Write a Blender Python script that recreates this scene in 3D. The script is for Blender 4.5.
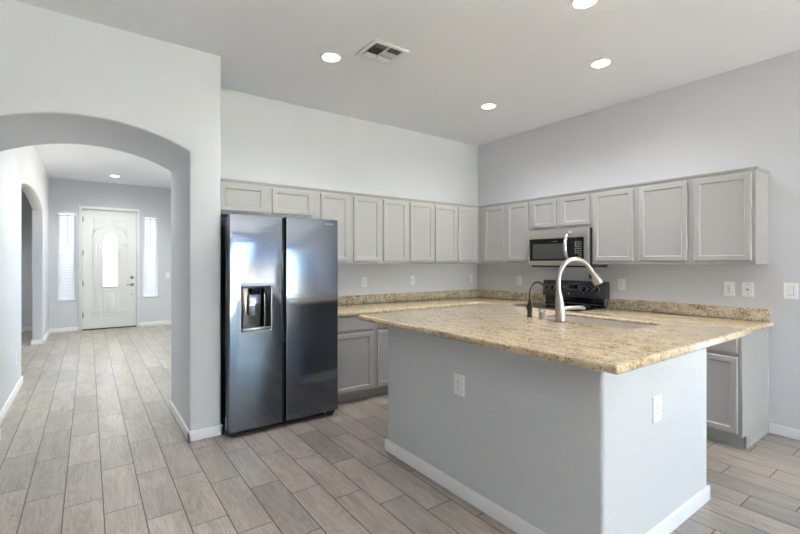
import bpy, bmesh, math, random
from mathutils import Matrix, Vector
random.seed(7)
for o in list(bpy.data.objects):
    bpy.data.objects.remove(o)
S = bpy.context.scene
COL = S.collection
PI = math.pi

# ------------------------------------------------------------ camera, sky, light, exposure
cam = bpy.data.cameras.new('camera')
camo = bpy.data.objects.new('camera', cam)
COL.objects.link(camo)
camo.location = (0, 0, 1.3985)
camo.rotation_euler = (PI / 2, 0, -math.radians(35.9823))
cam.sensor_width = 36
cam.lens = 429.194 / 800 * 36
cam.shift_y = (262.18 - 267) / 800
cam.clip_start = 0.05
S.camera = camo
S.view_settings.view_transform = 'Standard'
S.view_settings.look = 'None'
S.view_settings.exposure = 1.6
S.view_settings.gamma = 1
S.view_settings.use_curve_mapping = False

SKY = 5.1
w = bpy.data.worlds.new('sky')
S.world = w
w.use_nodes = True
wn = w.node_tree
wn.nodes.clear()
wo = wn.nodes.new('ShaderNodeOutputWorld')
wb = wn.nodes.new('ShaderNodeBackground')
wc = wn.nodes.new('ShaderNodeTexCoord')
ws = wn.nodes.new('ShaderNodeSeparateXYZ')
wr = wn.nodes.new('ShaderNodeValToRGB')
wr.color_ramp.elements[0].position = 0.0
wr.color_ramp.elements[0].color = (0.52, 0.70, 1.0, 1)
wr.color_ramp.elements[1].position = 0.6
wr.color_ramp.elements[1].color = (0.40, 0.60, 1.0, 1)
wn.links.new(wc.outputs['Generated'], ws.inputs[0])
wn.links.new(ws.outputs['Z'], wr.inputs[0])
wn.links.new(wr.outputs[0], wb.inputs['Color'])
wb.inputs['Strength'].default_value = SKY
wn.links.new(wb.outputs[0], wo.inputs[0])

sun = bpy.data.lights.new('sun', 'SUN')
sun.energy = 950.0
sun.angle = math.radians(0.6)
sun.color = (0.90, 0.95, 1.0)
suno = bpy.data.objects.new('sun', sun)
suno.rotation_euler = (math.radians(38), 0, 0)      # high midday sun from behind the camera, falling through the patio window
COL.objects.link(suno)


def portal(name, loc, rot, sx, sy):
    l = bpy.data.lights.new(name, 'AREA')
    l.shape = 'RECTANGLE'
    l.size, l.size_y = sx, sy
    l.cycles.is_portal = True
    o = bpy.data.objects.new(name, l)
    o.location = loc
    o.rotation_euler = rot
    COL.objects.link(o)


# room extents (metres)
XR, YB, H = 4.522, 4.330, 3.068
YA, YA2, XJ, XE, XJL = 3.670, 4.598, 0.638, 0.871, -0.575      # arch block
XF, YD, XFR = -0.627, 10.92, 2.05                              # foyer
XL, YR = -5.0, -6.0                                            # left / rear wall of the great room
ZI = 1.003                                                     # island top
REAR_WINDOWS = [(1.3, 4.35, 0.02, 2.7)]
SIDE_WINDOWS = [(-4.7, -2.5, 0.02, 2.45), (-0.02, 0.40, 0.5, 2.25)]      # patio doors in the right wall, just past the frame
for i, (a, b, c, d) in enumerate(REAR_WINDOWS):
    portal('daylight_portal', ((a + b) / 2, YR - 0.14, (c + d) / 2), (PI / 2, 0, 0), b - a, d - c)
for a, b, c, d in SIDE_WINDOWS:
    portal('daylight_portal', (XR + 0.14, (a + b) / 2, (c + d) / 2), (PI / 2, 0, PI / 2), b - a, d - c)
portal('daylight_portal', (XFR + 0.14, 7.8, 1.6), (PI / 2, 0, PI / 2), 1.1, 1.0)

# ------------------------------------------------------------ materials


def lin(c):
    return tuple(((v / 255) / 12.92 if v / 255 <= 0.04045 else ((v / 255 + 0.055) / 1.055) ** 2.4) for v in c)


class NT:
    def __init__(s, name):
        s.m = bpy.data.materials.new(name)
        s.m.use_nodes = True
        s.t = s.m.node_tree
        s.b = s.t.nodes['Principled BSDF']

    def n(s, typ, **kw):
        x = s.t.nodes.new(typ)
        for k, v in kw.items():
            if k.startswith('i_'):
                key = k[2:]
                key = int(key) if key.isdigit() else key.replace('_', ' ')
                x.inputs[key].default_value = v
            else:
                setattr(x, k, v)
        return x

    def l(s, a, b):
        s.t.links.new(a, b)

    def math(s, op, a, b=None, c=None):
        x = s.n('ShaderNodeMath', operation=op)
        for i, v in enumerate((a, b, c)):
            if v is None:
                continue
            if isinstance(v, (int, float)):
                x.inputs[i].default_value = v
            else:
                s.l(v, x.inputs[i])
        return x.outputs[0]

    def ramp(s, fac, stops, interp='LINEAR'):
        r = s.n('ShaderNodeValToRGB')
        r.color_ramp.interpolation = interp
        e = r.color_ramp.elements
        while len(e) < len(stops):
            e.new(0.5)
        for i, (p, c) in enumerate(stops):
            e[i].position = p
            e[i].color = (*c, 1) if len(c) == 3 else c
        s.l(fac, r.inputs[0])
        return r.outputs[0]

    def mix(s, f, a, b, blend='MIX'):
        x = s.n('ShaderNodeMix', data_type='RGBA', blend_type=blend)
        for i, v in ((0, f), (6, a), (7, b)):
            if isinstance(v, (int, float)):
                x.inputs[i].default_value = v
            elif isinstance(v, tuple):
                x.inputs[i].default_value = (*v, 1) if len(v) == 3 else v
            else:
                s.l(v, x.inputs[i])
        return x.outputs[2]

    def pos(s):
        return s.n('ShaderNodeNewGeometry').outputs['Position']

    def obj(s):
        return s.n('ShaderNodeTexCoord').outputs['Object']

    def noise(s, vec, scale, detail=2, rough=0.5, dist=0.0, stretch=None):
        if stretch:
            mp = s.n('ShaderNodeMapping')
            mp.inputs['Scale'].default_value = stretch
            s.l(vec, mp.inputs[0])
            vec = mp.outputs[0]
        x = s.n('ShaderNodeTexNoise', i_Scale=scale, i_Detail=detail, i_Roughness=rough, i_Distortion=dist)
        s.l(vec, x.inputs['Vector'])
        return x.outputs['Fac']

    def bump(s, h, strength, dist):
        x = s.n('ShaderNodeBump', i_Strength=strength, i_Distance=dist)
        s.l(h, x.inputs['Height'])
        s.l(x.outputs[0], s.b.inputs['Normal'])

    def set(s, color=None, rough=None, metal=None, **kw):
        if color is not None:
            s.b.inputs['Base Color'].default_value = (*color, 1)
        if rough is not None:
            s.b.inputs['Roughness'].default_value = rough
        if metal is not None:
            s.b.inputs['Metallic'].default_value = metal
        for k, v in kw.items():
            s.b.inputs[k.replace('_', ' ')].default_value = v
        return s


def paint(name, rgb, rough=0.6, tex=0.12, scale=85, var=0.02):
    n = NT(name).set(rough=rough)
    p = n.pos()
    c = lin(rgb)
    f = n.noise(p, 1.7, 3)
    n.l(n.mix(f, tuple(v * (1 - var) for v in c), tuple(min(1, v * (1 + var)) for v in c)), n.b.inputs['Base Color'])
    h = n.noise(p, scale, 2, 0.55)
    n.bump(h, tex, 0.004)
    return n.m


def simple(name, rgb, rough=0.4, metal=0.0, **kw):
    n = NT(name).set(rough=rough, metal=metal, **kw)
    c = lin(rgb)
    f = n.noise(n.pos(), 35, 2)
    n.l(n.mix(f, tuple(v * 0.97 for v in c), tuple(min(1, v * 1.03) for v in c)), n.b.inputs['Base Color'])
    return n.m


M = {}
M['wall'] = paint('wall_paint', (219, 220, 224), 0.65, 0.16, 95)
M['island_wall'] = paint('island_wall_paint', (213, 215, 217), 0.6, 0.9, 55)
M['ceiling'] = paint('ceiling_paint', (240, 242, 246), 0.8, 0.14, 70)
M['cab'] = paint('cabinet_paint', (174, 173, 171), 0.38, 0.02, 200, 0.01)
M['accent'] = paint('accent_wall_paint', (128, 118, 106), 0.7, 0.12, 90)
M['trim'] = paint('white_trim_paint', (240, 240, 240), 0.35, 0.02, 120, 0.005)
M['door'] = paint('white_door_paint', (238, 237, 234), 0.4, 0.02, 120, 0.005)
M['plastic'] = simple('white_plastic', (250, 250, 250), 0.35)
M['plastic_slot'] = simple('dark_slot', (70, 70, 72), 0.5)
M['vent_white'] = simple('vent_white_metal', (236, 236, 234), 0.4)
M['vent_dark'] = simple('vent_dark_duct', (40, 40, 40), 0.8)
M['slat'] = simple('blind_slat_white', (238, 240, 244), 0.45)
M['black'] = simple('black_gloss', (14, 14, 16), 0.12)
M['black_matte'] = simple('black_matte', (22, 22, 24), 0.5)
M['black_satin'] = simple('black_satin', (26, 27, 30), 0.3)
M['panel_grey'] = simple('charcoal_panel', (60, 62, 66), 0.3)
M['dial'] = simple('dial_marking', (168, 170, 172), 0.5)
M['black_glass'] = simple('black_glass', (10, 10, 11), 0.04)
M['mw_glass'] = simple('microwave_window_glass', (76, 76, 75), 0.08)
M['white_mark'] = simple('white_marking', (215, 215, 215), 0.5)
M['grey_mark'] = simple('grey_marking', (120, 122, 124), 0.5)
M['nickel'] = simple('brushed_nickel', (182, 176, 168), 0.31, 1.0)
M['bronze'] = simple('dark_gunmetal', (78, 74, 70), 0.3, 1.0)
M['chrome'] = simple('chrome', (220, 220, 222), 0.12, 1.0)
M['sinksteel'] = simple('sink_steel', (225, 217, 210), 0.48, 1.0)
M['brass'] = simple('hinge_metal', (150, 146, 138), 0.4, 1.0)
M['rubber'] = simple('rubber', (30, 30, 32), 0.7)
M['threshold'] = simple('bronze_threshold', (88, 80, 72), 0.45, 0.6)
M['label'] = simple('paper_label', (205, 205, 200), 0.6)


def steel(name, rgb, rough, axis, aniso=0.0):
    n = NT(name).set(lin(rgb), rough, 1.0)
    st = (3, 3, 260) if axis == 'h' else (260, 260, 3)
    f = n.noise(n.pos(), 1.0, 3, 0.6, 0, st)
    f2 = n.noise(n.pos(), 1.0, 2, 0.6, 0, (0.6, 0.6, 34))
    n.l(n.math('ADD', n.math('MULTIPLY', f, 0.10), rough - 0.05), n.b.inputs['Roughness'])
    c = lin(rgb)
    n.l(n.mix(f, tuple(v * 0.9 for v in c), tuple(min(1, v * 1.08) for v in c)), n.b.inputs['Base Color'])
    n.bump(n.math('ADD', n.math('MULTIPLY', f, 0.5), f2), 0.05, 0.004)
    if aniso:
        n.b.inputs['Anisotropic'].default_value = aniso
        tg = n.n('ShaderNodeTangent', direction_type='RADIAL', axis='Z')
        n.l(tg.outputs[0], n.b.inputs['Tangent'])
    return n.m


M['fridge'] = steel('dark_brushed_steel', (118, 124, 136), 0.13, 'h', 0.75)
M['mwsteel'] = steel('brushed_steel', (206, 202, 196), 0.36, 'h')


def granite(name, warm):
    n = NT(name).set(rough=0.07)
    n.b.inputs['Specular IOR Level'].default_value = 0.11
    p = n.pos()
    a = n.noise(p, 1.0, 5, 0.66, 0.9, (20, 7, 16))
    b = n.noise(p, 1.0, 5, 0.70, 0.3, (85, 40, 70))
    if warm:
        base = n.ramp(a, [(0.30, lin((160, 132, 98))), (0.43, lin((206, 180, 142))), (0.55, lin((232, 214, 180))), (0.68, lin((198, 166, 126)))])
    else:
        base = n.ramp(a, [(0.28, lin((168, 156, 138))), (0.45, lin((206, 194, 168))), (0.6, lin((226, 216, 194))), (0.75, lin((178, 162, 136)))])
    fine = n.ramp(b, [(0.36, lin((112, 88, 62))), (0.46, lin((200, 178, 144))), (0.56, lin((236, 224, 196))), (0.68, lin((212, 190, 152)))])
    c = n.mix(0.48, base, fine)
    sp = n.noise(p, 1.0, 3, 0.62, 0.4, (130, 80, 110))
    blot = n.noise(p, 1.0, 3, 0.6, 0.6, (15, 8, 13))
    thr = n.math('ADD', sp, n.math('MULTIPLY', n.math('SUBTRACT', blot, 0.5), 0.55))
    lo = 0.585 if warm else 0.545
    mask = n.ramp(thr, [(lo, (0, 0, 0)), (lo + 0.055, (1, 1, 1))])
    c = n.mix(n.math('MULTIPLY', mask, 0.78), c, lin((84, 62, 44)))
    # a sparser set of dark mineral grains
    v = n.n('ShaderNodeTexVoronoi', i_Scale=70.0)
    n.l(p, v.inputs['Vector'])
    g = n.ramp(v.outputs['Distance'], [(0.10, (1, 1, 1)), (0.22, (0, 0, 0))])
    gm = n.math('MULTIPLY', g, n.ramp(n.noise(p, 14, 2), [(0.52, (0, 0, 0)), (0.62, (1, 1, 1))]))
    c = n.mix(n.math('MULTIPLY', gm, 0.45), c, lin((80, 60, 46)))
    n.l(c, n.b.inputs['Base Color'])
    n.l(n.math('ADD', n.math('MULTIPLY', b, 0.06), 0.05), n.b.inputs['Roughness'])
    return n.m


M['granite'] = granite('gold_granite', True)
M['granite_splash'] = granite('speckled_granite', False)


def floor_mat():
    n = NT('wood_look_tile').set(rough=0.35)
    p = n.pos()
    sx = n.n('ShaderNodeSeparateXYZ')
    n.l(p, sx.inputs[0])
    W, L = 0.1845, 0.6135
    u = n.math('DIVIDE', n.math('SUBTRACT', sx.outputs['X'], -0.1145), W)
    ci = n.math('FLOOR', u)
    fu = n.math('FRACT', u)
    vv = n.math('DIVIDE', n.math('ADD', n.math('SUBTRACT', sx.outputs['Y'], 3.709 - 0.6135 * 20), n.math('MULTIPLY', ci, L / 3)), L)
    ri = n.math('FLOOR', vv)
    fv = n.math('FRACT', vv)
    gx = n.math('MULTIPLY', n.math('MINIMUM', fu, n.math('SUBTRACT', 1.0, fu)), W)
    gy = n.math('MULTIPLY', n.math('MINIMUM', fv, n.math('SUBTRACT', 1.0, fv)), L)
    g = n.math('MINIMUM', gx, gy)
    grout = n.ramp(n.math('MULTIPLY', g, 100), [(0.21, (1, 1, 1)), (0.33, (0, 0, 0))])
    cid = n.n('ShaderNodeCombineXYZ')
    n.l(ci, cid.inputs[0])
    n.l(ri, cid.inputs[1])
    wn_ = n.n('ShaderNodeTexWhiteNoise', noise_dimensions='3D')
    n.l(cid.outputs[0], wn_.inputs['Vector'])
    off = n.n('ShaderNodeVectorMath', operation='SCALE')
    n.l(wn_.outputs['Color'], off.inputs[0])
    off.inputs['Scale'].default_value = 23.0
    ad = n.n('ShaderNodeVectorMath', operation='ADD')
    n.l(p, ad.inputs[0])
    n.l(off.outputs[0], ad.inputs[1])
    q = ad.outputs[0]
    grain = n.noise(q, 1.0, 5, 0.68, 0.6, (120, 6.0, 10))
    cath = n.noise(q, 1.0, 2, 0.45, 0.9, (7.5, 1.25, 5))
    rings = n.math('FRACT', n.math('MULTIPLY', cath, 13.0))
    rings = n.math('ABSOLUTE', n.math('SUBTRACT', rings, 0.5))
    broad = n.noise(q, 1.0, 2, 0.5, 0.4, (9, 1.6, 5))
    streak = n.math('ADD', n.math('ADD', n.math('MULTIPLY', grain, 0.56), n.math('MULTIPLY', rings, 0.20)), n.math('MULTIPLY', broad, 0.38))
    c = n.ramp(streak, [(0.28, lin((134, 126, 118))), (0.44, lin((160, 152, 143))), (0.60, lin((182, 174, 165))), (0.78, lin((202, 195, 187)))])
    tone = n.ramp(wn_.outputs['Value'], [(0.0, (0.79, 0.785, 0.785)), (0.22, (0.93, 0.91, 0.88)), (0.7, (0.99, 0.965, 0.93)), (1.0, (1.06, 1.045, 1.02))])
    c = n.mix(1.0, c, tone, 'MULTIPLY')
    c = n.mix(grout, c, lin((66, 58, 50)))
    n.l(c, n.b.inputs['Base Color'])
    n.l(n.math('ADD', n.math('MULTIPLY', grain, 0.16), 0.24), n.b.inputs['Roughness'])
    n.bump(n.math('SUBTRACT', n.math('MULTIPLY', grain, 0.12), grout), 0.25, 0.0015)
    return n.m


M['floor'] = floor_mat()


def emis(name, rgb, s):
    n = NT(name).set(lin(rgb), 0.5)
    n.b.inputs['Emission Color'].default_value = (*lin(rgb), 1)
    n.b.inputs['Emission Strength'].default_value = s
    return n.m


M['lamp'] = emis('lamp_lens', (255, 246, 232), 9.0)


def glass_mat(name, rough=0.0, tint=(0.975, 0.98, 0.985)):
    n = NT(name)
    t = n.t
    t.nodes.remove(n.b)
    out = t.nodes['Material Output']
    tr = n.n('ShaderNodeBsdfTransparent')
    tr.inputs[0].default_value = (*tint, 1)
    gl = n.n('ShaderNodeBsdfGlossy', i_Roughness=0.02)
    mx = n.n('ShaderNodeMixShader')
    fr = n.n('ShaderNodeFresnel', i_IOR=1.45)
    n.l(fr.outputs[0], mx.inputs[0])
    last = tr.outputs[0]
    if rough:
        tl = n.n('ShaderNodeBsdfTranslucent')
        tl.inputs[0].default_value = (0.95, 0.96, 0.97, 1)
        m2 = n.n('ShaderNodeMixShader')
        m2.inputs[0].default_value = rough
        n.l(tr.outputs[0], m2.inputs[1])
        n.l(tl.outputs[0], m2.inputs[2])
        last = m2.outputs[0]
    n.l(last, mx.inputs[1])
    n.l(gl.outputs[0], mx.inputs[2])
    n.l(mx.outputs[0], out.inputs[0])
    return n.m


M['glass'] = glass_mat('window_glass')
M['leaded'] = glass_mat('leaded_glass', 0.5)
M['came'] = simple('lead_came', (150, 152, 156), 0.4, 0.6)


def ground_mat(name, a, b, scale):
    n = NT(name).set(rough=0.9)
    n.l(n.mix(n.noise(n.pos(), scale, 4), lin(a), lin(b)), n.b.inputs['Base Color'])
    return n.m


M['gravel'] = ground_mat('yard_gravel', (176, 160, 138), (205, 192, 170), 30)
M['block'] = ground_mat('yard_block', (176, 164, 148), (196, 186, 170), 8)
M['leaf'] = ground_mat('leaves', (70, 104, 44), (118, 150, 70), 9)
M['bark'] = ground_mat('bark', (92, 76, 58), (124, 104, 82), 20)

# ------------------------------------------------------------ mesh helpers


def thing(name, label, cat, loc=(0, 0, 0), rotz=0.0, group=None):
    o = bpy.data.objects.new(name, None)
    o.empty_display_size = 0.1
    COL.objects.link(o)
    o.location = loc
    o.rotation_euler = (0, 0, rotz)
    o['label'] = label
    o['category'] = cat
    if group:
        o['group'] = group
    return o


def tag(o, label, cat, group=None):
    o['label'] = label
    o['category'] = cat
    if group:
        o['group'] = group
    return o


def dup(root, loc, rotz=None, label=None, group=None):
    r = root.copy()
    COL.objects.link(r)
    r.location = loc
    if rotz is not None:
        r.rotation_euler = (0, 0, rotz)
    if label:
        r['label'] = label
    if group:
        r['group'] = group
    for ch in list(root.children):
        c = ch.copy()
        COL.objects.link(c)
        c.parent = r
        for g in ch.children:
            d = g.copy()
            COL.objects.link(d)
            d.parent = c
    return r


AX = {'z': Matrix.Identity(4),                                            # outline (x,y), extruded about z
      'y': Matrix(((1, 0, 0, 0), (0, 0, 1, 0), (0, 1, 0, 0), (0, 0, 0, 1))),   # outline (x,z), extruded about y
      'x': Matrix(((0, 0, 1, 0), (1, 0, 0, 0), (0, 1, 0, 0), (0, 0, 0, 1)))}   # outline (y,z), extruded about x


def rect(a, b, c, d):
    return [(a, c), (b, c), (b, d), (a, d)]


class MB:
    def __init__(s):
        s.bm = bmesh.new()

    def box(s, x0, x1, y0, y1, z0, z1, bev=0.0, seg=2):
        m = Matrix.Translation(((x0 + x1) / 2, (y0 + y1) / 2, (z0 + z1) / 2)) @ Matrix.Diagonal((abs(x1 - x0), abs(y1 - y0), abs(z1 - z0), 1))
        b = bmesh.new()
        bmesh.ops.create_cube(b, size=1, matrix=m)
        if bev:
            bmesh.ops.bevel(b, geom=list(b.edges), offset=bev, segments=seg, profile=0.5, affect='EDGES')
        s._merge(b)
        return s

    def vbox(s, x0, x1, y0, y1, z0, z1, bev, seg=4, keep=None):
        """box with only its vertical edges rounded"""
        m = Matrix.Translation(((x0 + x1) / 2, (y0 + y1) / 2, (z0 + z1) / 2)) @ Matrix.Diagonal((x1 - x0, y1 - y0, z1 - z0, 1))
        b = bmesh.new()
        bmesh.ops.create_cube(b, size=1, matrix=m)
        es = [e for e in b.edges if abs(e.verts[0].co.z - e.verts[1].co.z) > 0.01 and (keep is None or keep(e.verts[0].co))]
        bmesh.ops.bevel(b, geom=es, offset=bev, segments=seg, profile=0.5, affect='EDGES')
        s._merge(b)
        return s

    def _merge(s, b, mat=None):
        me = bpy.data.meshes.new('tmp')
        b.to_mesh(me)
        b.free()
        if mat is not None:
            me.transform(mat)
        s.bm.from_mesh(me)
        bpy.data.meshes.remove(me)

    def prism(s, outer, c0, c1, axis='z', holes=(), bev=0.0, res=2):
        """outline (list of 2D points) extruded along an axis from c0 to c1, optional holes and rounded rims"""
        cu = bpy.data.curves.new('tmp', 'CURVE')
        cu.dimensions = '2D'
        cu.fill_mode = 'BOTH'
        t = abs(c1 - c0)
        cu.extrude = t / 2 - bev
        cu.bevel_depth = bev
        cu.bevel_resolution = res
        cu.offset = -bev
        for pts in [outer] + list(holes):
            sp = cu.splines.new('POLY')
            sp.points.add(len(pts) - 1)
            for p, q in zip(sp.points, pts):
                p.co = (q[0], q[1], 0, 1)
            sp.use_cyclic_u = True
        ob = bpy.data.objects.new('tmp', cu)
        COL.objects.link(ob)
        dg = bpy.context.evaluated_depsgraph_get()
        me = bpy.data.meshes.new_from_object(ob.evaluated_get(dg))
        bpy.data.objects.remove(ob)
        bpy.data.curves.remove(cu)
        me.transform(AX[axis] @ Matrix.Translation((0, 0, (c0 + c1) / 2)))
        b = bmesh.new()
        b.from_mesh(me)
        bpy.data.meshes.remove(me)
        bmesh.ops.remove_doubles(b, verts=b.verts, dist=1e-5)
        bmesh.ops.recalc_face_normals(b, faces=b.faces)
        s._merge(b)
        return s

    def rings(s, x0, x1, z0, z1, prof):
        """rectangular loft facing -y: prof = [(inset, y), ...] from the back rim to the centre of the face"""
        loops = []
        for ins, y in prof:
            loops.append([s.bm.verts.new(v) for v in ((x0 + ins, y, z0 + ins), (x1 - ins, y, z0 + ins), (x1 - ins, y, z1 - ins), (x0 + ins, y, z1 - ins))])
        s.bm.faces.new(list(reversed(loops[0])))
        for a, b in zip(loops, loops[1:]):
            for i in range(4):
                j = (i + 1) % 4
                s.bm.faces.new((a[i], a[j], b[j], b[i]))
        s.bm.faces.new(loops[-1])
        return s

    def loft(s, secs, cap=True):
        """list of closed vertex loops"""
        L = [[s.bm.verts.new(p) for p in q] for q in secs]
        n = len(L[0])
        for a, b in zip(L, L[1:]):
            for i in range(n):
                j = (i + 1) % n
                s.bm.faces.new((a[i], a[j], b[j], b[i]))
        if cap:
            s.bm.faces.new(list(reversed(L[0])))
            s.bm.faces.new(L[-1])
        return s

    def lathe(s, prof, loc=(0, 0, 0), axis='z', n=28):
        """prof = [(radius, height)], closed with caps"""
        secs = []
        A = {'z': lambda r, a, h: (r * math.cos(a), r * math.sin(a), h),
             'y': lambda r, a, h: (r * math.cos(a), h, -r * math.sin(a)),
             'x': lambda r, a, h: (h, r * math.cos(a), r * math.sin(a))}[axis]
        for r, h in prof:
            secs.append([tuple(Vector(loc) + Vector(A(max(r, 1e-4), 2 * PI * k / n, h))) for k in range(n)])
        return s.loft(secs)

    def tube(s, pts, rad, n=14, sub=6):
        pts = [Vector(p) for p in pts]
        if not isinstance(rad, (list, tuple)):
            rad = [rad] * len(pts)
        P, R = [], []
        m = len(pts)
        if sub > 1 and m > 2:
            for i in range(m - 1):
                a, b, c, d = pts[max(i - 1, 0)], pts[i], pts[i + 1], pts[min(i + 2, m - 1)]
                for k in range(sub):
                    t = k / sub
                    P.append(0.5 * ((2 * b) + (c - a) * t + (2 * a - 5 * b + 4 * c - d) * t * t + (3 * b - a - 3 * c + d) * t ** 3))
                    R.append(rad[i] * (1 - t) + rad[i + 1] * t)
            P.append(pts[-1])
            R.append(rad[-1])
        else:
            P, R = pts, list(rad)
        secs = []
        up = None
        for i, p in enumerate(P):
            d = (P[min(i + 1, len(P) - 1)] - P[max(i - 1, 0)]).normalized()
            if up is None:
                up = Vector((0, 0, 1)) if abs(d.z) < 0.9 else Vector((1, 0, 0))
            x = d.cross(up).normalized()
            y = x.cross(d).normalized()
            up = y
            secs.append([tuple(p + R[i] * (math.cos(2 * PI * k / n) * x + math.sin(2 * PI * k / n) * y)) for k in range(n)])
        return s.loft(secs)

    def text(s, body, size, mat, thick=0.0004):
        cu = bpy.data.curves.new('tmp', 'FONT')
        cu.body = body
        cu.size = size
        cu.align_x = 'CENTER'
        cu.align_y = 'CENTER'
        cu.extrude = thick
        ob = bpy.data.objects.new('tmp', cu)
        COL.objects.link(ob)
        dg = bpy.context.evaluated_depsgraph_get()
        me = bpy.data.meshes.new_from_object(ob.evaluated_get(dg))
        bpy.data.objects.remove(ob)
        bpy.data.curves.remove(cu)
        me.transform(mat)
        s.bm.from_mesh(me)
        bpy.data.meshes.remove(me)
        return s

    def xf(s, m):
        bmesh.ops.transform(s.bm, matrix=m, verts=s.bm.verts)
        return s

    def build(s, name, mat, parent=None, label=None, smooth=40):
        bmesh.ops.recalc_face_normals(s.bm, faces=s.bm.faces)
        me = bpy.data.meshes.new(name)
        s.bm.to_mesh(me)
        s.bm.free()
        if smooth:
            for p in me.polygons:
                p.use_smooth = True
            me.set_sharp_from_angle(angle=math.radians(smooth))
        o = bpy.data.objects.new(name, me)
        me.materials.append(mat if not isinstance(mat, str) else M[mat])
        COL.objects.link(o)
        if parent is not None:
            o.parent = parent
        if label:
            o['label'] = label
        return o


def struct(o):
    o['kind'] = 'structure'
    return o


TXT = Matrix(((1, 0, 0, 0), (0, 0, -1, 0), (0, 1, 0, 0), (0, 0, 0, 1)))   # text facing -y

# ------------------------------------------------------------ the setting
struct(MB().box(XL - 0.15, XR + 0.12, YR - 0.15, 11.7, -0.12, 0).build('floor', 'floor', smooth=0))
struct(MB().box(XL - 0.15, XR + 0.12, YR - 0.15, 11.7, H, H + 0.15).build('ceiling', 'ceiling', smooth=0))
struct(MB().box(XE - 0.005, XR + 0.12, YB, YA2, 0, H).build('wall_back', 'wall', smooth=0))
struct(MB().prism(rect(YR - 0.15, YB, 0, H), XR, XR + 0.12, 'x', holes=[rect(*r) for r in SIDE_WINDOWS]).build('wall_right', 'wall', smooth=0))
struct(MB().box(XL - 0.15, XL, YR - 0.15, 11.7, 0, H).build('wall_left', 'wall', smooth=0))


def arc(c, half, spring, rise, n=28):
    R = (half * half + rise * rise) / (2 * rise)
    a0 = math.asin(half / R)
    return [(c + R * math.sin(a), spring + rise - R + R * math.cos(a)) for a in [-a0 + 2 * a0 * k / n for k in range(n + 1)]]


BEV = 0.016
# arched wall: a deep block with an arched passage through it
ar = arc((XJ + XJL) / 2, (XJ - XJL) / 2, 2.262, 0.148)
outl = [(XL, -0.03), (XJL, -0.03)] + ar + [(XJ, -0.03), (XE, -0.03), (XE, H + 0.03), (XL, H + 0.03)]
struct(MB().prism(outl, YA, YA2, 'y', bev=BEV, res=3).build('wall_arch', 'wall', smooth=50))
# foyer walls
la = arc(8.06, 1.46, 2.30, 0.135)
outl = [(YA2, -0.03), (6.6, -0.03)] + la + [(9.52, -0.03), (11.65, -0.03), (11.65, H), (YA2, H)]
struct(MB().prism(outl, XF - 0.145, XF, 'x', bev=0.012, res=2).build('wall_foyer_left', 'wall', smooth=50))
DX0, DX1, DZ = -0.10, 0.845, 2.49
SL = (-0.505, -0.205, 0.61, 2.42)
SR = (0.970, 1.265, 0.61, 2.42)


struct(MB().prism([(XF, 0), (DX0 - 0.03, 0), (DX0 - 0.03, DZ + 0.03), (DX1 + 0.03, DZ + 0.03), (DX1 + 0.03, 0), (XFR, 0), (XFR, H), (XF, H)],
                  YD, YD + 0.14, 'y', holes=[rect(*SL), rect(*SR)]).build('wall_foyer_back', 'wall', smooth=0))
struct(MB().prism(rect(YA2, YD, 0, H), XFR, XFR + 0.12, 'x', holes=[rect(7.3, 8.4, 1.1, 2.1)]).build('wall_foyer_right', 'wall', smooth=0))
struct(MB().box(XL, XF - 0.145, 11.53, 11.65, 0, H).build('wall_side_room', 'wall', smooth=0))
struct(MB().prism(rect(XL, XR, 0, H), YR - 0.12, YR, 'y', holes=[rect(*r) for r in REAR_WINDOWS]).build('wall_rear', 'wall', smooth=0))


def window(n, r, y, horizontal='x', mull=0, pane='glass'):
    """window frame with glass in a hole, frame depth centred on y"""
    a, b, c, d = r
    fw = 0.045
    cols = [a + fw + (b - a - fw) * k / (mull + 1) for k in range(mull + 2)]
    holes = [rect(cols[k], cols[k + 1] - fw, c + fw, d - fw) for k in range(mull + 1)]
    f = struct(MB().prism(rect(a, b, c, d), y - 0.03, y + 0.03, 'y' if horizontal == 'x' else 'x', holes=holes).build('window_%d' % n, 'trim', smooth=0))
    for h in holes:
        (p, q), (p2, q2) = h[0], h[2]
        m = MB()
        if horizontal == 'x':
            m.box(p, p2, y - 0.004, y + 0.004, q, q2)
        else:
            m.box(y - 0.004, y + 0.004, p, p2, q, q2)
        m.build('pane', pane, f, smooth=0)
    return f


window(1, SL, YD + 0.10)
window(2, SR, YD + 0.10)
window(3, (7.3, 8.4, 1.1, 2.1), XFR + 0.08, 'y', 1)  # unseen window, added to let daylight into the foyer
for i, r in enumerate(REAR_WINDOWS):
    window(4 + i, r, YR - 0.08, 'x', 1)
for i, r in enumerate(SIDE_WINDOWS):
    window(5 + i, r, XR + 0.08, 'y', 0 if i else 1)

# baseboards
BH, BT = 0.082, 0.013


def base_run(m, axis, c, a, b, sgn):
    """one strip with an eased top edge: axis = direction it runs along, c = wall face, sgn = side it sticks out to"""
    t = BT * sgn
    sec = [(0, 0.001), (t, 0.001), (t, BH - 0.012), (t * 0.72, BH - 0.003), (t * 0.35, BH), (0, BH)]
    if axis == 'x':
        m.loft([[(a, c + p, z) for p, z in sec], [(b, c + p, z) for p, z in sec]])
    else:
        m.loft([[(c + p, a, z) for p, z in sec], [(c + p, b, z) for p, z in sec]])


def baseboard(side, runs):
    m = MB()
    for r in runs:
        base_run(m, *r)
    struct(m.build('baseboard_' + side, 'trim', smooth=30))


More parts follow.
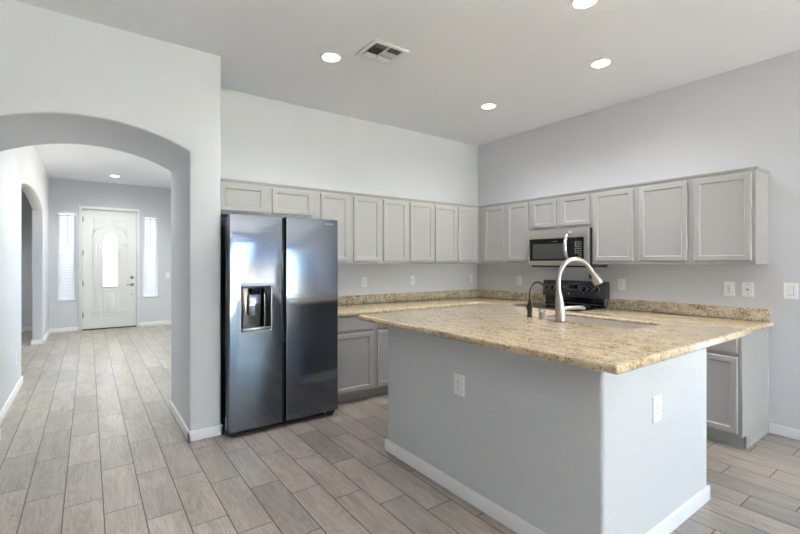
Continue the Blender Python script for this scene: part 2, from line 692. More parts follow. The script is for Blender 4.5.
baseboard('right', [('y', XR, -2.49, 1.069, -1)])
baseboard('arch', [('x', YA, XJ - BT, XE + BT, -1), ('y', XJ, YA - BT, YA2 + BT, -1), ('y', XE, YA - BT, 4.32, 1),
                   ('x', YA, XL, XJL + BT, -1), ('y', XJL, YA - BT, YA2, 1), ('x', YA2, XF, XJL + BT, 1), ('x', YA2, XJ - BT, XFR, 1)])
baseboard('foyer_left', [('y', XF, YA2, 6.6 + BT, 1), ('y', XF, 9.52 - BT, YD, 1), ('x', 9.52, XF - 0.145 - BT, XF + BT, -1), ('x', 6.6, XF - 0.145, XF + BT, 1)])
baseboard('foyer_back', [('x', YD, XF, DX0 - 0.065, -1), ('x', YD, DX1 + 0.06, XFR, -1)])
baseboard('foyer_right', [('y', XFR, YA2, YD, -1)])
baseboard('side_room', [('x', 11.53, XL, XF - 0.145, -1)])
baseboard('left', [('y', XL, YR, YA, 1)])

# ------------------------------------------------------------ front door
YS = YD + 0.03           # face of the door slab
door = struct(MB().rings(DX0 + 0.003, DX1 - 0.003, 0.02, DZ - 0.004, [(0, YS + 0.045), (0, YS + 0.002), (0.002, YS)]).build('door_1', 'door', smooth=0))


def closed_ring(outer, ins):
    """inner outline of a polygon moved inward by ins (convex-ish polygons)"""
    out = []
    n = len(outer)
    area = sum(outer[i][0] * outer[(i + 1) % n][1] - outer[(i + 1) % n][0] * outer[i][1] for i in range(n))
    sg = 1 if area > 0 else -1
    for i in range(n):
        p0, p1, p2 = Vector(outer[i - 1]), Vector(outer[i]), Vector(outer[(i + 1) % n])
        d1, d2 = (p1 - p0).normalized(), (p2 - p1).normalized()
        n1, n2 = Vector((-d1.y, d1.x)) * sg, Vector((-d2.y, d2.x)) * sg
        b = (n1 + n2)
        b = b / max(b.length_squared / 2, 0.3)
        q = p1 + b * ins
        out.append((q.x, q.y))
    return out


def molding(outline, wdt=0.02):
    m = MB()
    m.prism(outline, YS - 0.011, YS + 0.004, 'y', holes=[closed_ring(outline, wdt)], bev=0.004, res=1)
    m.build('panel_molding', 'door', door)
    inner = closed_ring(outline, 0.045)
    m = MB()
    m.prism(inner, YS - 0.006, YS + 0.004, 'y', bev=0.003, res=1)
    m.build('raised_panel', 'door', door)


GX, GW, GZ0, GZ1 = 0.378, 0.127, 0.89, 1.986
cut = [(GX - 0.30 * math.cos(a), 1.86 + 0.30 * math.sin(a)) for a in [math.radians(8 + 70 * k / 8) for k in range(9)]]
ul = [(0.081, 1.90)] + cut + [(GX - 0.033, 2.322), (0.081, 2.322)]
molding(ul)
molding([(2 * GX - x, z) for x, z in reversed(ul)])
molding(rect(0.075, 0.185, 0.468, 1.802))
molding([(2 * GX - x, z) for x, z in reversed(rect(0.075, 0.185, 0.468, 1.802))])
molding(rect(0.258, 0.500, 0.276, 0.815))
for c in ((0.068, 0.188), (0.570, 0.692)):
    molding(rect(c[0], c[1], 0.258, 0.386))
gl = [(GX - GW, GZ0), (GX + GW, GZ0)] + [(GX + GW * math.cos(a), GZ1 - GW + GW * math.sin(a)) for a in [PI * k / 16 for k in range(17)]]
gf = MB().prism(closed_ring(gl, -0.02), YS - 0.012, YS + 0.05, 'y', holes=[gl], bev=0.004, res=1).build('glass_frame', 'door', door)
# cut the slab behind the glass so that daylight really comes through
slab_m = MB()
slab_m.prism(rect(DX0 + 0.003, DX1 - 0.003, 0.02, DZ - 0.004), YS, YS + 0.045, 'y', holes=[closed_ring(gl, -0.004)])
bm2 = slab_m.bm
bmesh.ops.recalc_face_normals(bm2, faces=bm2.faces)
bm2.to_mesh(door.data)
bm2.free()
MB().prism(gl, YS + 0.018, YS + 0.026, 'y').build('pane', 'leaded', gf, 'leaded glass pane with arched top')
came = MB()
for x in (GX - 0.075, GX, GX + 0.075):
    came.box(x - 0.004, x + 0.004, YS + 0.012, YS + 0.018, GZ0, GZ1 - (0.02 if x == GX else 0.05))
for z in (1.02, 1.20, 1.40, 1.60, 1.78):
    came.box(GX - GW, GX + GW, YS + 0.012, YS + 0.018, z - 0.004, z + 0.004)
came.build('lead_came', 'came', gf)
for z in (2.285, 1.592, 0.961, 0.306):
    MB().box(DX0 - 0.004, DX0 + 0.02, YS - 0.006, YS + 0.004, z - 0.05, z + 0.05, 0.003).build('hinge', 'brass', door)
MB().lathe([(0.032, YS), (0.032, YS - 0.012), (0.024, YS - 0.022), (0, YS - 0.022)], (0.768, 0, 1.066), 'y').build('deadbolt', 'brass', door)
MB().lathe([(0.033, YS), (0.033, YS - 0.010), (0.014, YS - 0.018), (0.013, YS - 0.05), (0, YS - 0.05)], (0.768, 0, 0.915), 'y').tube(
    [(0.768, YS - 0.045, 0.915), (0.72, YS - 0.05, 0.915), (0.66, YS - 0.046, 0.912)], [0.011, 0.010, 0.008]).build('door_lever', 'brass', door)
MB().lathe([(0.012, YS), (0.012, YS - 0.006), (0, YS - 0.006)], (0.765, 0, 0.705), 'y').build('lock_cover', 'brass', door)
cas = [(DX0 - 0.06, 0), (DX0, 0), (DX0, DZ), (DX1, DZ), (DX1, 0), (DX1 + 0.06, 0), (DX1 + 0.06, DZ + 0.06), (DX0 - 0.06, DZ + 0.06)]
struct(MB().prism(cas, YD - 0.018, YD + 0.06, 'y', bev=0.004, res=1).build('trim_1', 'trim'))
stp = [(DX0 - 0.03, 0), (DX0 + 0.02, 0), (DX0 + 0.02, DZ - 0.02), (DX1 - 0.02, DZ - 0.02), (DX1 - 0.02, 0), (DX1 + 0.03, 0), (DX1 + 0.03, DZ + 0.03), (DX0 - 0.03, DZ + 0.03)]
struct(MB().prism(stp, YD + 0.076, YD + 0.12, 'y').build('trim_3', 'trim', smooth=0))
struct(MB().box(DX0, DX1, YD - 0.01, YD + 0.12, 0.001, 0.0205, 0.004).build('trim_2', 'threshold'))


def blind(r, label, wand_x):
    a, b, c, d = r
    t = thing('window_blind', label, 'blind', ((a + b) / 2, YD + 0.035, c), 0, 'white slatted blinds beside the front door')
    wd = (b - a) / 2 - 0.006
    hh = d - c
    MB().box(-wd, wd, -0.03, 0.03, hh - 0.05, hh - 0.004, 0.003).build('head_rail', 'slat', t)
    MB().box(-wd, wd, -0.026, 0.026, 0.012, 0.032, 0.004).build('bottom_rail', 'slat', t)
    m = MB()
    n = 29
    an = math.radians(62)
    for k in range(n):
        z = 0.065 + (hh - 0.15) * k / (n - 1)
        dy, dz = 0.031 * math.cos(an), 0.031 * math.sin(an)
        th = 0.0016
        m.loft([[(x, -dy, z - dz), (x, 0, z + 0.002), (x, dy, z + dz), (x, dy, z + dz + th), (x, 0, z + 0.002 + th), (x, -dy, z - dz + th)] for x in (-wd, wd)])
    m.build('slats', 'slat', t)
    m = MB()
    for x in (-wd * 0.6, wd * 0.6):
        m.box(x - 0.0015, x + 0.0015, -0.0275, -0.026, 0.03, hh - 0.05)
    m.build('ladder_cord', 'slat', t)
    MB().tube([(wand_x, -0.036, hh - 0.06), (wand_x, -0.038, hh - 0.66)], 0.005, 8, 1).build('tilt_wand', 'grey_mark', t)


blind(SL, 'white slatted blind covering the narrow window left of front door', 0.02)
blind(SR, 'white slatted blind covering the narrow window right of front door', -0.01)

# ------------------------------------------------------------ cabinets


def shaker(m_name, x0, x1, z0, z1, y, parent, rail=0.040, mat='cab', t=0.02):
    return MB().rings(x0, x1, z0, z1, [(0, y), (0, y - t + 0.004), (0.004, y - t), (rail, y - t), (rail + 0.008, y - t + 0.009)]).build(m_name, mat, parent, smooth=0)


def slab_front(x0, x1, z0, z1, y, parent):
    return MB().rings(x0, x1, z0, z1, [(0, y), (0, y - 0.016), (0.004, y - 0.02), (0.02, y - 0.02)]).build('drawer_front', 'cab', parent, smooth=0)


UD = 0.33


def wall_cabinet(label, loc, rz, w_, h_, doors, z_rail=0.032, crown_end=0):
    """local: x along the wall to the viewer's right, y into the wall, z up; origin at the lower left back corner on the wall"""
    t = thing('wall_cabinet', label, 'cabinet', loc, rz)
    MB().box(0.001, w_ - 0.001, -UD + 0.012, -0.002, 0.006, h_).build('carcass', 'cab', t, smooth=0)
    holes = [rect(a + 0.012, b - 0.012, z_rail + 0.012, h_ - 0.05) for a, b in doors]
    MB().prism(rect(0, w_, 0, h_ - 0.002), -UD, -UD + 0.0115, 'y', holes=holes).build('face_frame', 'cab', t, smooth=0)
    for a, b in doors:
        shaker('cabinet_door', a, b, z_rail, h_ - 0.036, -UD - 0.0005, t)
    xe = w_ + (0.013 if crown_end else -0.001)
    sec = [(-UD - 0.001, h_ - 0.016), (-UD - 0.008, h_ - 0.012), (-UD - 0.013, h_ + 0.001), (-UD - 0.014, h_ + 0.006), (-0.002, h_ + 0.006), (-0.002, h_ + 0.0005), (-UD + 0.02, h_ + 0.0005), (-UD - 0.001, h_ + 0.0005)]
    m = MB().loft([[(x, y, z) for y, z in sec] for x in (0.001, xe)])
    if crown_end:
        s2 = [(w_ + 0.001, h_ - 0.016), (w_ + 0.008, h_ - 0.012), (w_ + 0.013, h_ + 0.001), (w_ + 0.014, h_ + 0.006), (w_ - 0.02, h_ + 0.006), (w_ - 0.02, h_ + 0.0005), (w_ + 0.001, h_ + 0.0005)]
        m.loft([[(x, y, z) for x, z in s2] for y in (-UD - 0.013, -0.002)])
    m.build('top_trim', 'cab', t, smooth=0)
    return t


ZB, ZT = 1.378, 2.134


def on_back(label, xa, xb, zb, doors, **k):
    wall_cabinet(label, (xa, YB, zb), 0, xb - xa, ZT - zb, [(a - xa, b - xa) for a, b in doors], **k)


def on_right(label, ya, yb, zb, doors, **k):
    """ya = far end (greater y), yb = near end"""
    wall_cabinet(label, (XR, ya, zb), -PI / 2, ya - yb, ZT - zb, [(ya - a, ya - b) for a, b in doors], **k)


on_back('short grey two-door wall cabinet above the refrigerator', 0.892, 1.866, 1.828, [(0.94, 1.340), (1.404, 1.806)])
on_back('tall grey two-door wall cabinet right beside the refrigerator top', 1.866, 2.645, ZB, [(1.904, 2.224), (2.287, 2.620)])
on_back('tall grey two-door wall cabinet midway between refrigerator and corner', 2.645, 3.410, ZB, [(2.668, 2.994), (3.043, 3.388)])
on_back('tall grey two-door wall cabinet ending in the corner, refrigerator wall', 3.410, XR - UD - 0.001, ZB, [(3.430, 3.773), (3.816, 4.150)])
on_right('tall grey two-door wall cabinet between the corner and the microwave', YB - 0.003, 3.160, ZB, [(3.884, 3.568), (3.503, 3.191)])
on_right('short grey two-door wall cabinet directly above the microwave', 3.160, 2.408, 1.760, [(3.133, 2.822), (2.759, 2.432)])
on_right('tall single-door grey wall cabinet right beside the microwave', 2.408, 1.966, ZB, [(2.382, 1.995)])
on_right('wide grey two-door wall cabinet at the open end of its row', 1.966, 1.074, ZB, [(1.936, 1.540), (1.487, 1.097)], crown_end=1)

BD = 0.628
BHT = 0.872


def base_cabinet(label, loc, rz, w_, doors, drawers=True, end=False, depth=BD):
    t = thing('base_cabinet', label, 'cabinet', loc, rz)
    wend = w_ - (0.019 if end else 0.001)
    MB().box(0.001, wend, -depth + 0.012, -0.002, 0.105, BHT - 0.001).build('carcass', 'cab', t, smooth=0)
    holes = []
    for a, b in doors:
        holes.append(rect(a + 0.012, b - 0.012, 0.14, 0.68))
        holes.append(rect(a + 0.012, b - 0.012, 0.73, 0.85))
    MB().prism(rect(0, wend, 0.105, BHT - 0.002), -depth, -depth + 0.0115, 'y', holes=holes).build('face_frame', 'cab', t, smooth=0)
    for a, b in doors:
        shaker('cabinet_door', a, b, 0.126, 0.694, -depth - 0.0005, t)
        slab_front(a, b, 0.726, 0.858, -depth - 0.0005, t)
    MB().box(0.001, wend, -depth + 0.085, -depth + 0.10, 0.001, 0.104).build('toe_kick', 'cab', t, smooth=0)
    if end:
        MB().prism([(-depth, 0.105), (-depth, BHT - 0.002), (-0.0003, BHT - 0.002), (-0.0003, 0.001), (-depth + 0.085, 0.001), (-depth + 0.085, 0.105)],
                   w_ - 0.018, w_, 'x').build('end_panel', 'cab', t, smooth=0)
    return t


base_cabinet('grey base cabinet with drawer and door just right of the refrigerator', (1.872, YB, 0), 0, 0.496, [(0.03, 0.463)])
base_cabinet('grey base cabinet mostly hidden behind the island left corner', (2.368, YB, 0), 0, 0.762, [(0.028, 0.36), (0.402, 0.734)])
base_cabinet('grey corner base cabinet hidden behind the island', (3.130, YB, 0), 0, 0.762, [(0.028, 0.36), (0.402, 0.734)])
base_cabinet('grey base cabinet filling the corner beside the stove', (XR, YB - BD - 0.004, 0), -PI / 2, 0.528, [(0.05, 0.50)])
base_cabinet('grey base cabinet on the near side of the stove', (XR, 2.404, 0), -PI / 2, 0.870, [(0.03, 0.42), (0.45, 0.84)])
base_cabinet('grey base cabinet with white-lit end panel at open end of the counter', (XR, 1.534, 0), -PI / 2, 1.534 - 1.0735, [(0.03, 0.431)], end=True)

# ------------------------------------------------------------ countertops


def counter(label, name, outline, z0, z1, splashes, holes=(), thin=None):
    cx = sum(p[0] for p in outline) / len(outline)
    cy = sum(p[1] for p in outline) / len(outline)
    t = thing(name, label, 'countertop', (cx, cy, z0))
    inv = Matrix.Translation((-cx, -cy, -z0))
    sl = MB().prism(outline, z0, z1, 'z', holes=holes, bev=0.0145, res=3)
    if thin:                       # the stone is only half as thick around the sink cut-out as at its built-up rim
        a, b, c, d = thin
        for v in sl.bm.verts:
            if a - 0.03 < v.co.x < b + 0.03 and c - 0.03 < v.co.y < d + 0.03:
                v.co.z = z1 - (z1 - v.co.z) * 0.5
    sl.xf(inv).build('slab', 'granite', t, smooth=50)
    for (a, b, c, d) in splashes:
        MB().box(a, b, c, d, z1 + 0.0005, z1 + 0.102, 0.003).xf(inv).build('backsplash', 'granite_splash', t)
    return t


CZ0, CZ1 = 0.8725, 0.9115
XC, YC = XR - 0.662, YB - 0.662
counter('speckled granite worktop wrapping the corner from refrigerator to stove', 'granite_countertop',
        [(1.866, YB - 0.002), (1.866, YC), (XC, YC), (XC, 3.178), (XR - 0.002, 3.178), (XR - 0.002, YB - 0.002)], CZ0, CZ1,
        [(1.868, XR - 0.003, YB - 0.022, YB - 0.003), (XR - 0.022, XR - 0.003, 3.180, YB - 0.023)])
counter('speckled granite worktop along the wall on the near side of the stove', 'granite_countertop',
        [(XC, 2.398), (XC, 1.042), (XR - 0.002, 1.042), (XR - 0.002, 2.398)], CZ0, CZ1,
        [(XR - 0.022, XR - 0.003, 1.056, 2.396)])

# island
IX0, IX1, IY0, IY1 = 1.7986, 2.9586, 0.9844, 2.6419
CX0, CX1, CY0, CY1 = 1.640, 3.172, 0.838, 2.800
isl = thing('kitchen_island', 'large grey drywall kitchen island with granite top and white baseboard', 'island', ((IX0 + IX1) / 2, (IY0 + IY1) / 2, 0))
inv = Matrix.Translation((-(IX0 + IX1) / 2, -(IY0 + IY1) / 2, 0))
wt = 0.13
def round_corner(px, py, sx, sy, r=0.018, n=5, order=1):
    """quarter round at a convex corner whose solid lies towards (sx, sy)"""
    P = [(px + sx * r - sx * r * math.cos(PI / 2 * q / n), py + sy * r - sy * r * math.sin(PI / 2 * q / n)) for q in range(n + 1)]
    return P if order > 0 else P[::-1]


kw = round_corner(IX0, IY0, 1, 1) + round_corner(IX1, IY0, -1, 1, order=-1) + [(IX1, IY0 + wt), (IX0 + wt, IY0 + wt), (IX0 + wt, IY1 - wt), (IX1, IY1 - wt)] + \
    round_corner(IX1, IY1, -1, -1) + round_corner(IX0, IY1, 1, -1, order=-1)
MB().prism(kw, 0.001, 0.962, 'z').xf(inv).build('knee_wall', 'island_wall', isl, smooth=30)
bb = MB()
for r in (('y', IX0, IY0 - BT, IY1 + BT, -1), ('x', IY0, IX0 - BT, IX1 + BT, -1), ('x', IY1, IX0 - BT, IX1 + BT, 1), ('y', IX1, IY0 - BT, IY0 + wt, 1), ('y', IX1, IY1 - wt, IY1 + BT, 1)):
    base_run(bb, *r)
bb.xf(inv).build('baseboard', 'trim', isl, 'white baseboard', smooth=30)
sc_ = MB()
for a, b in ((IY0 + wt + 0.001, IY0 + wt + 0.019), (IY1 - wt - 0.019, IY1 - wt - 0.001)):
    sc_.box(2.52, 3.09, a, b, 0.105, 0.96)
sc_.box(3.07, 3.09, IY0 + wt + 0.02, IY1 - wt - 0.02, 0.105, 0.96)
sc_.box(2.52, 3.07, IY0 + wt + 0.02, IY1 - wt - 0.02, 0.105, 0.123)
sc_.box(3.00, 3.015, IY0 + wt + 0.02, IY1 - wt - 0.02, 0.001, 0.104)
sc_.xf(inv).build('sink_cabinet', 'cab', isl, smooth=0)
wdt_ = (IY1 - IY0 - 2 * wt - 0.04)
for k in range(4):
    a = IY0 + wt + 0.02 + wdt_ * k / 4 + 0.012
    o = MB().rings(0, wdt_ / 4 - 0.024, 0.126, 0.93, [(0, 0.0), (0, -0.016), (0.004, -0.02), (0.052, -0.02), (0.06, -0.011)])
    o.xf(inv @ Matrix.Translation((3.0905, a, 0)) @ Matrix.Rotation(PI / 2, 4, 'Z')).build('cabinet_door', 'cab', isl, smooth=0)


def rrect(a, b, c, d, r, n=6):
    P = []
    for cx, cy, a0 in ((b - r, c + r, -90), (b - r, d - r, 0), (a + r, d - r, 90), (a + r, c + r, 180)):
        for k in range(n + 1):
            an = math.radians(a0 + 90 * k / n)
            P.append((cx + r * math.cos(an), cy + r * math.sin(an)))
    return P


SX0, SX1, SY0, SY1 = 2.612, 3.006, 1.243, 1.965
counter('large gold granite island top with sink and faucet', 'granite_countertop',
        rrect(CX0, CX1, CY0, CY1, 0.012, 3), ZI - 0.04, ZI, [], holes=[rrect(SX0, SX1, SY0, SY1, 0.07)], thin=(SX0, SX1, SY0, SY1))

# sink
sk = thing('sink', 'stainless undermount sink set into the granite island top', 'sink', ((SX0 + SX1) / 2, (SY0 + SY1) / 2, ZI - 0.2195))
hx, hy = (SX1 - SX0) / 2, (SY1 - SY0) / 2
m = MB()
prof = [(-0.004, 0.199), (0.002, 0.199), (0.004, 0.19), (0.006, 0.03), (0.02, 0.008), (0.05, 0.002)]
out = [(-0.004, 0.1985), (-0.002, 0.19), (-0.002, 0.02), (0.02, -0.004), (0.05, -0.008)]
sec = []
for ins, z in prof:
    sec.append([(x, y, z) for x, y in rrect(-hx + ins, hx - ins, -hy + ins, hy - ins, max(0.07 - ins, 0.04))])
m.loft(sec, cap=False)
sec2 = [[(x, y, z) for x, y in rrect(-hx + ins, hx - ins, -hy + ins, hy - ins, max(0.07 - ins, 0.04))] for ins, z in out]
m.loft(sec2, cap=False)
m.bm.faces.new([m.bm.verts.new(p) for p in sec[-1]])
m.bm.faces.new([m.bm.verts.new(p) for p in sec2[-1]])
bmesh.ops.remove_doubles(m.bm, verts=m.bm.verts, dist=1e-5)
m.build('basin', 'sinksteel', sk, smooth=50)
MB().lathe([(0.05, 0.003), (0.05, 0.007), (0.035, 0.006), (0.03, 0.003)], (0.02, 0, 0)).build('drain', 'chrome', sk)

# faucet: local x = along the spout
a_sp = -math.radians(35.98)
FX, FY = 2.548, 1.687
fa = thing('kitchen_faucet', 'tall brushed nickel pull-down faucet standing by the island sink', 'faucet', (FX, FY, ZI + 0.0005), a_sp)
k = 2.876 / 429.2
fb = MB().lathe([(0.036, 0), (0.036, 0.004), (0.0345, 0.012), (0.0335, 0.05), (0.030, 0.10), (0.0245, 0.15), (0.019, 0.19), (0.0165, 0.215)], n=36)
for v in fb.bm.verts:          # the slim body leans gently back into the spout
    v.co.x -= 0.0150 * (max(v.co.z, 0) / 0.215) ** 1.6
fb.build('body', 'nickel', fa)
MB().lathe([(0.0375, -0.0002), (0.0375, 0.003), (0.034, 0.004)]).build('base_ring', 'black_satin', fa)


def sp(px, py):
    return ((px - 560.5) * k, 0, (321.7 - py) * k)


path = [sp(558.6, 292), sp(558.2, 284), sp(559.2, 275), sp(562.6, 267), sp(568.5, 261.6), sp(576, 259.8), sp(583, 262), sp(588, 266.4), sp(591.6, 272.2)]
path[0] = (-0.0140, 0, 0.20)
MB().tube(path, [0.0165, 0.0160, 0.0158, 0.0155, 0.0152, 0.015, 0.0148, 0.0146, 0.0144], 18).build('spout', 'nickel', fa)
d0, d1 = Vector(sp(591.2, 271.6)), Vector(sp(598.6, 283.6))
dd = d1 - d0
MB().tube([d0, d0 + dd * 0.06, d0 + dd * 0.1, d0 + dd * 0.5, d0 + dd * 0.85, d1], [0.0155, 0.0165, 0.018, 0.025, 0.031, 0.0315], 20, 1).build('spray_head', 'nickel', fa)
MB().tube([d0 + dd * 0.99, d1 + dd * 0.03], [0.027, 0.025], 18, 1).build('spray_face', 'black_matte', fa)
MB().tube([Vector(sp(588.5, 275)) + Vector((0, -0.004, 0)), Vector(sp(590.6, 279)) + Vector((0, -0.004, 0))], [0.006, 0.007], 10, 1).build('spray_button', 'black_matte', fa)
MB().tube([(0.020, 0, 0.085), (0.045, -0.004, 0.088), (0.09, -0.008, 0.092), (0.132, -0.010, 0.093), (0.148, -0.010, 0.088), (0.153, -0.010, 0.080)],
          [0.015, 0.0125, 0.011, 0.0125, 0.0135, 0.009], 14).build('handle', 'nickel', fa)

# soap dispenser
sd = thing('soap_dispenser', 'small round steel soap dispenser left of the tall faucet', 'soap dispenser', (2.545, 1.825, ZI + 0.0005))
MB().lathe([(0.027, 0), (0.027, 0.004), (0.0245, 0.006), (0.0245, 0.046), (0.0235, 0.050)]).build('body', 'nickel', sd)
MB().lathe([(0.024, 0.050), (0.0245, 0.052), (0.0245, 0.070), (0.022, 0.073), (0, 0.073)]).build('cap', 'chrome', sd)

# filtered water tap
ft = thing('water_tap', 'thin dark curved drinking water tap left of soap dispenser', 'faucet', (2.575, 1.955, ZI + 0.0005), a_sp)
k2 = 3.10 / 429.2


def sp2(px, py):
    return ((px - 528.8) * k2, 0, (317.8 - py) * k2)


MB().lathe([(0.021, 0), (0.021, 0.006), (0.0165, 0.012), (0.018, 0.045), (0.0195, 0.07), (0.016, 0.095), (0.0095, 0.115), (0.0075, 0.128)]).build('body', 'bronze', ft)
pts = [sp2(528.8, 302), sp2(528.7, 296), sp2(529.6, 290), sp2(532, 285.4), sp2(535.8, 283), sp2(539.6, 283.8), sp2(542.6, 286.4), sp2(544.6, 290.4)]
MB().tube(pts, 0.0062, 12).build('spout', 'bronze', ft)
MB().tube([sp2(527.8, 312), sp2(526.4, 309.5), sp2(525.8, 306)], [0.007, 0.006, 0.005], 10, 3).build('handle', 'bronze', ft)

# ------------------------------------------------------------ refrigerator
FX0, FX1, FYF = 0.893, 1.842, 3.50
fr = thing('refrigerator', 'dark stainless side-by-side refrigerator with water dispenser in left door', 'refrigerator', ((FX0 + FX1) / 2, 3.9, 0))
inv = Matrix.Translation((-(FX0 + FX1) / 2, -3.9, 0))
FT = 1.782
MB().box(FX0 + 0.003, FX1 - 0.003, FYF + 0.075, 4.30, 0.035, FT - 0.02, 0.004).xf(inv).build('body', 'black', fr, 'glossy black cabinet body')
dx0, dx1, dz0, dz1 = 0.988, 1.221, 0.846, 1.201
disp_hole = rect(dx0, dx1, dz0, dz1)
DZB = 0.056
ld = MB().prism(rect(FX0, 1.318, DZB, FT), FYF, FYF + 0.062, 'y', holes=[disp_hole], bev=0.007, res=3).xf(inv).build('freezer_door', 'fridge', fr)
rd = MB().prism(rect(1.352, FX1, DZB, FT), FYF, FYF + 0.062, 'y', bev=0.007, res=3).xf(inv).build('fridge_door', 'fridge', fr)
MB().box(1.320, 1.350, FYF + 0.045, FYF + 0.07, DZB, FT - 0.006).xf(inv).build('door_gap_trim', 'black_satin', fr)
MB().box(1.3495, 1.3535, FYF + 0.012, FYF + 0.055, 0.72, 1.47, 0.001).xf(inv).build('handle_recess', 'black_matte', rd)
# chamfered grip along the free edge of the left door
MB().loft([[(1.302, FYF - 0.0004, z), (1.3188, FYF + 0.014, z), (1.3188, FYF + 0.050, z), (1.3175, FYF + 0.050, z), (1.3165, FYF + 0.0155, z), (1.300, FYF + 0.001, z)] for z in (DZB + 0.008, FT - 0.008)]).xf(inv).build('grip_edge', 'fridge', ld)
dp = MB()
dp.prism(closed_ring(disp_hole, 0.003), FYF - 0.003, FYF + 0.004, 'y', holes=[rect(dx0 + 0.016, dx1 - 0.05, dz0 + 0.028, dz1 - 0.012)], bev=0.001, res=1)
dp.xf(inv).build('dispenser_frame', 'black', ld)
rb = MB()
rx0, rx1, rz0, rz1 = dx0 + 0.016, dx1 - 0.05, dz0 + 0.028, dz1 - 0.012
rb.box(rx0, rx1, FYF + 0.056, FYF + 0.0615, rz0, rz1)
rb.box(rx0 - 0.003, rx0, FYF + 0.004, FYF + 0.0615, rz0, rz1)
rb.box(rx1, rx1 + 0.003, FYF + 0.004, FYF + 0.0615, rz0, rz1)
rb.box(rx0, rx1, FYF + 0.004, FYF + 0.0615, rz1, rz1 + 0.003)
rb.box(rx0, rx1, FYF + 0.004, FYF + 0.0615, rz0 - 0.003, rz0)
rb.xf(inv).build('dispenser_recess', 'black', ld)
MB().box(rx0 + 0.045, rx1 - 0.02, FYF + 0.03, FYF + 0.054, 0.965, 1.135, 0.006).xf(inv).build('dispenser_paddle', 'fridge', ld)
MB().lathe([(0.040, rz1 - 0.045), (0.044, rz1 - 0.03), (0.044, rz1 - 0.001)], ((rx0 + rx1) / 2 + 0.012, FYF + 0.048, 0)).xf(inv).build('dispenser_nozzle', 'black', ld)
MB().box(rx1 - 0.004, rx1 - 0.001, FYF + 0.0005, FYF + 0.02, rz0, rz1 - 0.05).xf(inv).build('dispenser_trim', 'chrome', ld)
tray = [(dx0 + 0.004, FYF + 0.02), (dx0 + 0.004, FYF - 0.004)] + [(dx0 + 0.004 + (dx1 - dx0 - 0.008) * q / 10, FYF - 0.004 - 0.020 * math.sin(PI * q / 10)) for q in range(1, 10)] + [(dx1 - 0.004, FYF - 0.004), (dx1 - 0.004, FYF + 0.02)]
MB().prism(tray, dz0 + 0.002, dz0 + 0.024, 'z', bev=0.002, res=1).xf(inv).build('drip_tray', 'nickel', ld)
MB().text('SAMSUNG', 0.019, inv @ Matrix.Translation((1.755, FYF - 0.0004, 1.739)) @ TXT).build('brand_lettering', 'dial', rd, 'white brand lettering')
for x in (FX0 + 0.045, FX1 - 0.05):
    MB().lathe([(0.024, -0.02), (0.026, -0.016), (0.026, 0.016), (0.024, 0.02)], (x, FYF + 0.06, 0.0265), 'x', 18).xf(inv).build('front_wheel', 'rubber', fr)
    MB().box(x - 0.032, x + 0.032, FYF + 0.03, FYF + 0.12, 0.026, 0.046, 0.002).xf(inv).build('wheel_bracket', 'black_satin', fr)
MB().box(FX0 + 0.09, FX1 - 0.10, FYF + 0.085, FYF + 0.10, 0.006, 0.04, 0.002).xf(inv).build('toe_grille', 'black_matte', fr)
for x in (FX0 + 0.04, FX1 - 0.04):
    MB().box(x - 0.025, x + 0.025, FYF + 0.012, FYF + 0.11, FT - 0.018, FT + 0.003, 0.003).xf(inv).build('hinge_cover', 'black_satin', fr)
MB().box(FX0 + 0.0015, FX0 + 0.0032, 3.604, 3.632, 0.045, 0.145).xf(inv).build('rating_label', 'label', fr, 'small pale sticker on the side')

# ------------------------------------------------------------ microwave (local frame: x to the viewer's right, y into the wall)
MWY0, MWY1, MZ0, MZ1 = 3.158, 2.410, 1.362, 1.757
mw = thing('microwave', 'stainless over-the-range microwave with black glass door below short cabinet', 'microwave', (XR - 0.003, MWY0, MZ0), -PI / 2)
mwW, mwH, mwD = MWY0 - MWY1, MZ1 - MZ0, 0.397
MB().box(0.003, mwW - 0.003, -mwD + 0.034, 0, 0.004, mwH, 0.003).build('case', 'black_satin', mw, 'black metal case')


def L(y, z):
    return (MWY0 - y, z - MZ0)


wx0, wz0 = L(3.135, 1.414)
wx1, wz1 = L(2.462, 1.659)
MB().prism(rect(0, mwW, 0, mwH), -mwD, -mwD + 0.032, 'y', holes=[rect(wx0, wx1, wz0, wz1)], bev=0.003, res=2).build('front_frame', 'mwsteel', mw)
md = MB().box(wx0, 0.548, -mwD + 0.003, -mwD + 0.028, wz0, wz1).build('door', 'black_glass', mw)
MB().box(wx0 + 0.045, 0.50, -mwD + 0.0024, -mwD + 0.0032, wz0 + 0.022, wz1 - 0.058).build('window', 'mw_glass', md)
cp = MB().box(0.550, wx1, -mwD + 0.003, -mwD + 0.028, wz0, wz1).build('control_panel', 'black_glass', mw)
bt = MB()
for r in range(8):
    for c in range(4):
        if r == 6 and c < 2:
            continue
        x = 0.600 + c * 0.021
        z = wz1 - 0.05 - r * 0.0225
        bt.box(x - 0.0045, x + 0.0045, -mwD + 0.0022, -mwD + 0.0032, z - 0.003, z + 0.003)
bt.build('keypad_markings', 'white_mark', cp)
MB().text('SAMSUNG', 0.0135, Matrix.Translation((0.358, -mwD + 0.0026, wz1 - 0.034)) @ TXT).build('brand_lettering', 'dial', md, 'white brand lettering')
hx_ = 0.540
